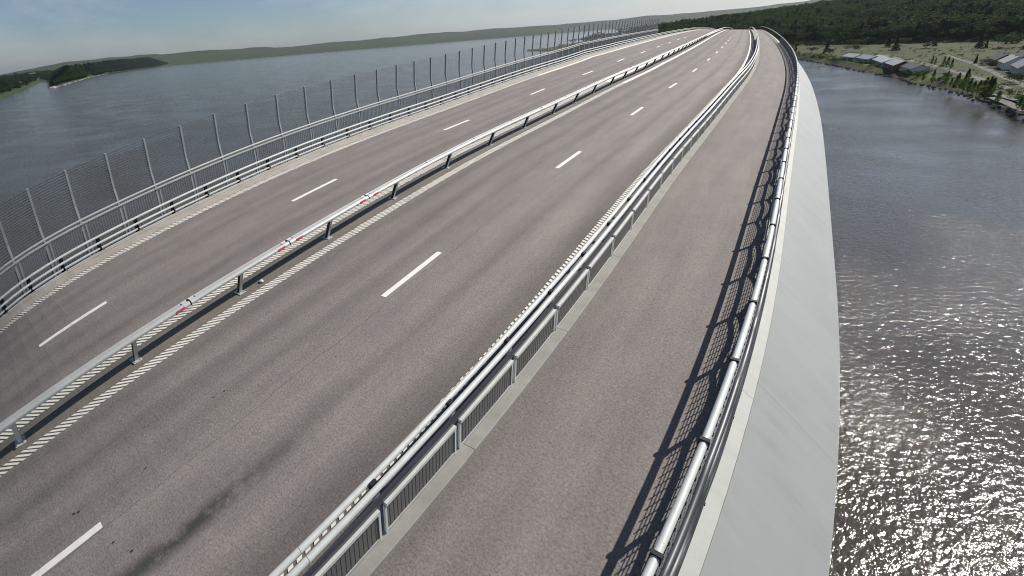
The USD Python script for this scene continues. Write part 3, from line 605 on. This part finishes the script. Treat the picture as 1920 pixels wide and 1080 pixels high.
ROOF_WHITE = plain("pale_roof", (0.36, 0.365, 0.365), 0.5, 0, .12, .5); ROOF_DARK = plain("dark_roof", (0.05, 0.05, 0.055), .7, 0, .2, .5); ROOF_GREY = plain("grey_roof", (0.22, 0.23, 0.25), .6, 0, .12, .4); ROOF_RED = plain("red_roof", (0.20, 0.06, 0.045), .8, 0, .2, .5)
WALL_WHITE = plain("white_wall", (0.5, 0.49, 0.46), .8, 0, .06, .5); WALL_RED = plain("red_wall", (0.20, 0.045, 0.035), .85, 0, .15, .5); WALL_GREY = plain("grey_wall", (0.27, 0.28, 0.30), .8, 0, .1, .5); PANE = plain("dark_pane", (0.03, 0.035, 0.04), .15, 0, .2, 1)
def house(name, a, b, depth, wall_h, roof_h, wall, roof, label, cat, group=None, windows=4, chimney=False):
    """gable house whose front runs from a to b on the ground"""
    a, b = np.asarray(a, float), np.asarray(b, float); e = b - a; L = np.hypot(*e[:2]); ex = e / L; ey = np.array([-ex[1], ex[0], 0])
    if ey @ a < 0: ey = -ey                                    # the depth runs away from the bridge
    W = lambda x, y, z: a + ex * x + ey * y + np.array([0, 0, z])
    t = thing(name, (a + b) / 2, label=label, cat=cat, group=group)
    bx = lambda x0, x1, y0, y1, z0, z1: (np.array([W(x, y, z) for z in (z0, z1) for y in (y0, y1) for x in (x0, x1)]), box(0, 1, 0, 1, 0, 1)[1])
    gv = np.array([W(x, y, z) for x in (0, L) for y, z in ((0, -.5), (depth, -.5), (depth, wall_h), (depth / 2, wall_h + roof_h - .1), (0, wall_h))])
    gf = [[0, 2, 1], [0, 4, 2], [4, 3, 2], [5, 6, 7], [5, 7, 9], [9, 7, 8], [0, 5, 9], [0, 9, 4], [1, 2, 7], [1, 7, 6]]
    put(t, "wall", (gv, np.array(gf)), wall)
    o = .5; rv = []
    for x in (-o, L + o):
        for y, z in ((-o, wall_h - o * roof_h / (depth / 2)), (depth / 2, wall_h + roof_h), (depth + o, wall_h - o * roof_h / (depth / 2))):
            rv += [W(x, y, z), W(x, y, z + .22)]
    rf = []
    for k in (0, 2):
        q = [k, k + 2, k + 8, k + 6]; u = [k + 1, k + 7, k + 9, k + 3]
        for r in (q, u): rf += [[r[0], r[1], r[2]], [r[0], r[2], r[3]]]
        for s_ in ([k, k + 1, k + 3, k + 2], [k + 6, k + 8, k + 9, k + 7]): rf += [[s_[0], s_[1], s_[2]], [s_[0], s_[2], s_[3]]]
    for s_ in ([0, 6, 7, 1], [4, 5, 11, 10]): rf += [[s_[0], s_[1], s_[2]], [s_[0], s_[2], s_[3]]]
    r = put(t, "roof", (np.array(rv), np.array(rf)), roof)
    if chimney: put(r, "chimney", bx(L * .6, L * .6 + .9, depth / 2 - .4, depth / 2 + .4, wall_h + roof_h - .6, wall_h + roof_h + .9), WALL_GREY)
    for k in range(windows):
        x = L * (k + .5) / windows
        put(t, "window", bx(x - .6, x + .6, -.06, -.02, wall_h * .4, wall_h * .8), PANE)
    put(t, "door", bx(L * .12, L * .12 + 1.3, -.07, -.02, 0, min(2.1, wall_h * .8)), ROOF_GREY)
g = lambda x, y: gp(x, y, L_TOP)
house("boat_shed", g(1629, 117), g(1652, 126), 10, 3.2, 2.2, WALL_GREY, ROOF_WHITE, "long pale-roofed boat shed, second from the right in the shoreline row", "shed", windows=7)
house("boat_shed", g(1654, 125), g(1674, 132), 9, 3.2, 2.4, WALL_RED, ROOF_WHITE, "pale-roofed shed with red walls just left of the white low building", "shed", windows=5)
house("low_building", g(1682, 131), g(1707, 138), 8, 2.8, 2.0, WALL_WHITE, ROOF_DARK, "low white building with a dark roof at the left end of the shore trees", "building", windows=8)
house("boat_shed", g(1603, 115), g(1626, 119), 9, 3, 2, WALL_GREY, ROOF_GREY, "grey-roofed grey shed left of the long pale-roofed boat shed", "shed", windows=5)
house("boat_shed", g(1578, 112), g(1599, 115), 8, 3, 2, WALL_WHITE, ROOF_WHITE, "white shed farthest left along the shoreline near the bridge edge", "shed", windows=5)
house("house", g(1868, 126), g(1880, 131), 9, 4, 3.2, WALL_WHITE, ROOF_WHITE, "white-roofed house behind the field, left of the dark round trees", "house", chimney=True)
house("house", g(1892, 134), g(1905, 142), 9, 4, 3.4, WALL_GREY, ROOF_GREY, "grey-roofed house just behind the dark round trees", "house", chimney=True)
house("house", g(1852, 118), g(1864, 123), 8, 3.5, 3, WALL_RED, ROOF_DARK, "small red house with a dark roof beyond the field path", "house", chimney=True)
house("house", g(1898, 116), g(1912, 121), 9, 4.5, 3.2, WALL_GREY, ROOF_DARK, "dark-roofed grey house highest at the right border", "house", chimney=True)
rp_ = lambda r: (r.random() - .5)
rg = np.random.default_rng(11)
ROW = [("broadleaf", 1692, 141, 9, .8, "low round bush tree by the white building's right end"), ("broadleaf", 1704, 145, 10, .8, "broad low tree below the white building"), ("broadleaf", 1718, 148, 11, .7, "round low tree at the left end of the shore row"), ("birch", 1730, 151, 13, .9, "short pale birch left of the first tall birch"),
       ("birch", 1746, 157, 21, .8, "first tall birch from the left in the shore row"), ("broadleaf", 1757, 158, 12, .8, "low bushy tree between two tall birches on the left of the row"), ("birch", 1771, 160, 21, .8, "tall dark-stemmed birch over the rocky bank, second from the left"), ("birch", 1781, 163, 14, 1.0, "short wide birch under the second tall birch"),
       ("birch", 1791, 166, 23, .85, "slim birch left of the tallest central birch"), ("spruce", 1788, 164, 17, .9, "dark spruce half hidden in the middle of the shore row"), ("birch", 1804, 173, 34, .75, "tallest slender birch in the middle of the shore row"), ("broadleaf", 1797, 171, 15, .9, "dark bushy tree at the tallest birch's foot"),
       ("birch", 1814, 174, 22, 1.0, "bright birch just right of the tallest birch"), ("birch", 1822, 176, 19, 1.1, "wide bright birch in the gap right of the tallest birch"), ("birch", 1831, 177, 21, 1.0, "bright birch left of the right-hand trio"), ("birch", 1840, 182, 29, .95, "left birch of the tall trio near the sandy tracks"),
       ("birch", 1847, 184, 32, .9, "middle birch of the tall trio near the sandy tracks"), ("birch", 1853, 184, 30, .9, "right birch of the tall trio near the sandy tracks"), ("broadleaf", 1845, 187, 14, 1.0, "dark bush tree at the foot of the tall trio"), ("birch", 1868, 193, 18, 1.1, "lone young birch between the two sandy tracks"),
       ("birch", 1909, 204, 19, 1.1, "young birch near the picture's right border"), ("birch", 1917, 208, 22, 1.0, "taller young birch at the picture's right border"), ("broadleaf", 1928, 209, 20, 1.0, "bushy tree cut by the picture's right border")]
for k, (kind, px_, py_, hpx, w, lb) in enumerate(ROW):
    p = g(px_, py_); D = np.linalg.norm(p - [0, 0, CAM_H]); sc = D / FPX * ((ray(px_, py_) @ fw))
    tree(kind, k, p - [0, 0, .3], hpx * sc * 1.25, w, lb, "trees along the right shore")
FAR = [("broadleaf", 1900, 153, 17, 1.2, "dark round tree in front of the grey-roofed house"), ("broadleaf", 1912, 157, 16, 1.2, "dark round tree right of the grey-roofed house"), ("broadleaf", 1888, 150, 10, 1.1, "small dark tree left of the grey-roofed house"), ("birch", 1767, 126, 17, .9, "left tree of the clump beyond the tarmac yard"), ("birch", 1774, 127, 18, .9, "middle tree of the clump beyond the tarmac yard"), ("birch", 1782, 129, 16, .9, "right tree of the clump beyond the tarmac yard"), ("birch", 1746, 121, 14, .8, "slim tree above the yard's left corner"), ("birch", 1752, 122, 12, .8, "shorter slim tree above the yard's left corner"),
       ("broadleaf", 1857, 127, 13, 1.2, "round tree in front of the small red house"), ("broadleaf", 1846, 122, 12, 1.2, "round tree left of the small red house"), ("spruce", 1828, 119, 15, 1.0, "dark spruce beside the field path"), ("spruce", 1884, 126, 14, 1.0, "dark spruce right of the white-roofed house"), ("broadleaf", 1914, 132, 13, 1.2, "round tree below the dark-roofed grey house"), ("broadleaf", 1905, 125, 12, 1.2, "bushy tree beside the dark-roofed grey house"),
       ("broadleaf", 1677, 133, 9, 1.0, "low green tree between the red-walled shed and white building"), ("broadleaf", 1560, 117, 8, 1.2, "low tree at the shore left of the white shed"), ("broadleaf", 1540, 114, 8, 1.2, "low shore tree second from the bridge edge"), ("broadleaf", 1522, 112, 8, 1.2, "low shore tree nearest the bridge edge")]
for k, (kind, px_, py_, hpx, w, lb) in enumerate(FAR):
    p = g(px_, py_); D = np.linalg.norm(p - [0, 0, CAM_H]); sc = D / FPX * ((ray(px_, py_) @ fw))
    tree(kind, k + 3, p - [0, 0, .3], hpx * sc * 1.15, w, lb, "trees inland of the right shore")

def instances(name, protos, P, scale, rng, **kw):
    pi = UsdGeom.PointInstancer.Define(stage, "/World/" + name); n = len(P)
    rel = []
    for k, (m, mt_) in enumerate(protos):
        q = f"/World/{name}/kind_{k}"; usdkit.mesh(stage, q, m, mt_); rel.append(q)
    pi.CreatePrototypesRel().SetTargets(rel)
    pi.CreatePositionsAttr(Vt.Vec3fArray.FromNumpy(np.asarray(P, np.float32))); pi.CreateProtoIndicesAttr(Vt.IntArray.FromNumpy(rng.integers(0, len(protos), n).astype(np.int32)))
    pi.CreateScalesAttr(Vt.Vec3fArray.FromNumpy(np.asarray(scale, np.float32)))
    th = rng.random(n) * np.pi; pi.CreateOrientationsAttr(Vt.QuathArray([Gf.Quath(float(math.cos(a)), 0, 0, float(math.sin(a))) for a in th]))
    tag(pi.GetPrim(), **kw)
def scatter(poly, n, rng):
    x0, y0, x1, y1 = poly.bounds; P = []
    while len(P) < n:
        q = np.c_[x0 + (x1 - x0) * rng.random(4 * n), y0 + (y1 - y0) * rng.random(4 * n)]; P += list(q[contains_xy(poly, q[:, 0], q[:, 1])])
    return np.array(P[:n])
rg = np.random.default_rng(21)
con = [crown_conifer(np.random.default_rng(k), 260) for k in (1, 2)]; rnd = [crown_round(np.random.default_rng(k), 420) for k in (3, 4)]; slim = [crown_slim(np.random.default_rng(5), 130)]
fat = lambda m, k: (m[0] * [1, 1, 1], m[1])
# headland wood
hp_ = sg.Polygon(HEAD).buffer(-7); hp_ = max(getattr(hp_, "geoms", [hp_]), key=lambda q: q.area)
P = scatter(hp_.intersection(sg.box(-3300, 0, 0, 2000)), 1600, rg); P2 = scatter(hp_, 4500, rg); P = np.vstack([P, P2])
dd = np.maximum(np.hypot(P[:, 0], P[:, 1]) / 1900, 1) ** .9; h = (15 + 8 * rg.random(len(P))) * np.minimum(dd, 1.8)
instances("headland_wood", [(con[0], LEAF_DARK), (con[1], LEAF_DARK), (rnd[0], LEAF_MID)], np.c_[P, W_Z + 2.6 + headland_rise(P)], np.c_[h * 1.15, h * 1.15, h], rg, kind="stuff", label="dark spruce wood covering the long headland on the far left water", cat="wood")
# hillside woods
n = 17000; a = np.radians(np.concatenate([-88 + 24 * rg.random(6000), -64 + 110 * rg.random(3000), -25 + 50 * rg.random(8000)])); r = 900 * (6.5 ** rg.random(n)); r[6000:9000] = 1500 * (5 ** rg.random(3000)); r[9000:] = 850 * (3.5 ** rg.random(8000))
P = np.stack([r * np.sin(a), r * np.cos(a)], 1); P = P[contains_xy(lp.buffer(-15), P[:, 0], P[:, 1])]
z_ = ground_z(P[:, 0], P[:, 1]); h = (11 + 9 * rg.random(len(P))) * np.clip(np.hypot(*P.T) / 3500, 1, 2.2)
instances("hillside_wood", [(con[0], LEAF_DARK), (rnd[0], LEAF_MID), (rnd[1], LEAF_MID), (rnd[0], LEAF_DARK)], np.c_[P, z_ - .5], np.c_[h * 1.6, h * 1.6, h], rg, kind="stuff", label="mixed green woods spread over the far hills behind the water", cat="wood")
# low growth and boulders along the right bank
sl = sg.LineString(RIGHT[3:17]); q = rg.random(520); P = np.array([sl.interpolate(u, True).coords[0] for u in q])
from shapely import prepare as _p
inn = sg.Polygon(RIGHT).buffer(-7); B = scatter(sg.Polygon(RIGHT).buffer(-4).difference(sg.Polygon(RIGHT).buffer(-15)).intersection(sg.box(-320, 250, 40, 900)), 420, rg)
h = 1.2 + 2.6 * rg.random(len(B)) ** 2
instances("bank_bushes", [(rnd[0], LEAF_BRIGHT), (rnd[1], LEAF_BRIGHT), (rnd[1], LEAF_MID)], np.c_[B, np.full(len(B), L_TOP - .6)], np.c_[h * 1.3, h * 1.3, h], rg, kind="stuff", label="low green bushes growing along the top of the right bank", cat="bushes")
st = trimesh.creation.icosphere(1, 1.0); sv = st.vertices * (0.75 + .5 * meshkit.noise(st.vertices * 1.7 + 4)[:, None])
h = .3 + .7 * rg.random(len(P)) ** 2
instances("bank_boulders", [((sv, st.faces), ROCK)], np.c_[P + rg.normal(size=P.shape) * 1.6, np.full(len(P), W_Z + .3)], np.c_[h * 1.2, h, h * .8], rg, kind="stuff", label="dark grey boulders lining the waterline of the right bank", cat="boulders")
st2 = sg.LineString([HEAD[0]] + HEAD[1:6]); P = np.array([st2.interpolate(u, True).coords[0] for u in rg.random(500) ** 1.6]); h = 1 + 2.2 * rg.random(len(P))
instances("headland_stones", [((sv, st.faces), plain("pale_rock", (.34, .33, .31), .9, 0, .2, .4))], np.c_[P + rg.normal(size=P.shape) * 2, np.full(len(P), W_Z + .4)], np.c_[h * 2, h * 2, h * .8], rg, kind="stuff", label="pale stones edging the headland's waterline", cat="stones")
# grass tufts and scrub over the field
F_ = scatter(sg.Polygon(RIGHT).buffer(-14).intersection(sg.box(-260, 250, 160, 760)), 1500, rg); h = .5 + 1.1 * rg.random(len(F_)) ** 3
instances("field_scrub", [(rnd[0], LEAF_MID), (rnd[1], LEAF_MID)], np.c_[F_, np.full(len(F_), L_TOP - .1)], np.c_[h * 2.2, h * 2.2, h], rg, kind="stuff", label="low scrub and tufts dotting the brown field behind the right shore", cat="scrub")
P = scatter(sg.Polygon(RIGHT).buffer(-20).intersection(sg.box(-800, 690, 600, 1880)), 1500, rg); h = 6 + 8 * rg.random(len(P))
instances("inland_wood", [(rnd[0], LEAF_MID), (rnd[1], LEAF_DARK), (con[0], LEAF_DARK)], np.c_[P, np.full(len(P), L_TOP - .3)], np.c_[h * 1.4, h * 1.4, h], rg, kind="stuff", label="green wood inland where the bridge reaches the far shore", cat="wood")
# houses on the far left shore
for (x_, y_, zz, wl, rf, lb) in ((91, 147, -33, WALL_WHITE, ROOF_DARK, "white house by the bay just left of the headland's tip"), (17, 166, -22, WALL_WHITE, ROOF_RED, "pale house low on the hillside at the left border"), (40, 158, -18, WALL_RED, ROOF_GREY, "dark red house on the hillside left of the bay"), (62, 142, 10, WALL_WHITE, ROOF_GREY, "grey-roofed house higher up the left hillside")):
    dd = ray(x_, y_); rr_ = np.geomspace(1200, 6000, 600); pp = np.array([0, 0, CAM_H]) + dd * rr_[:, None]; gz = ground_z(pp[:, 0], pp[:, 1]); hit = np.nonzero(pp[:, 2] <= np.maximum(gz, W_Z))[0]
    if len(hit):
        p = pp[hit[0]]; p[2] = max(gz[hit[0]], W_Z + 1); e = np.cross(dd, [0, 0, 1]); e /= np.linalg.norm(e); k = np.linalg.norm(p) / 1900
        house("hillside_house", p - e * 8 * k, p + e * 8 * k, 9 * k, 4.5 * k, 3.5 * k, wl, rf, lb, "house", windows=5)

# ------------------------------------------------------------------ thin summer haze
put("/World", "haze", box(-46000, 46000, -46000, 46000, W_Z - 9.5, 420), mat("haze_air", {"v": ("principled_volume", {"color": (0.80, 0.86, 0.95), "density": 0.000018, "anisotropy": 0.7})}, volume="v.volume"), kind="stuff", label="thin pale summer haze over the water and far hills", cat="haze")
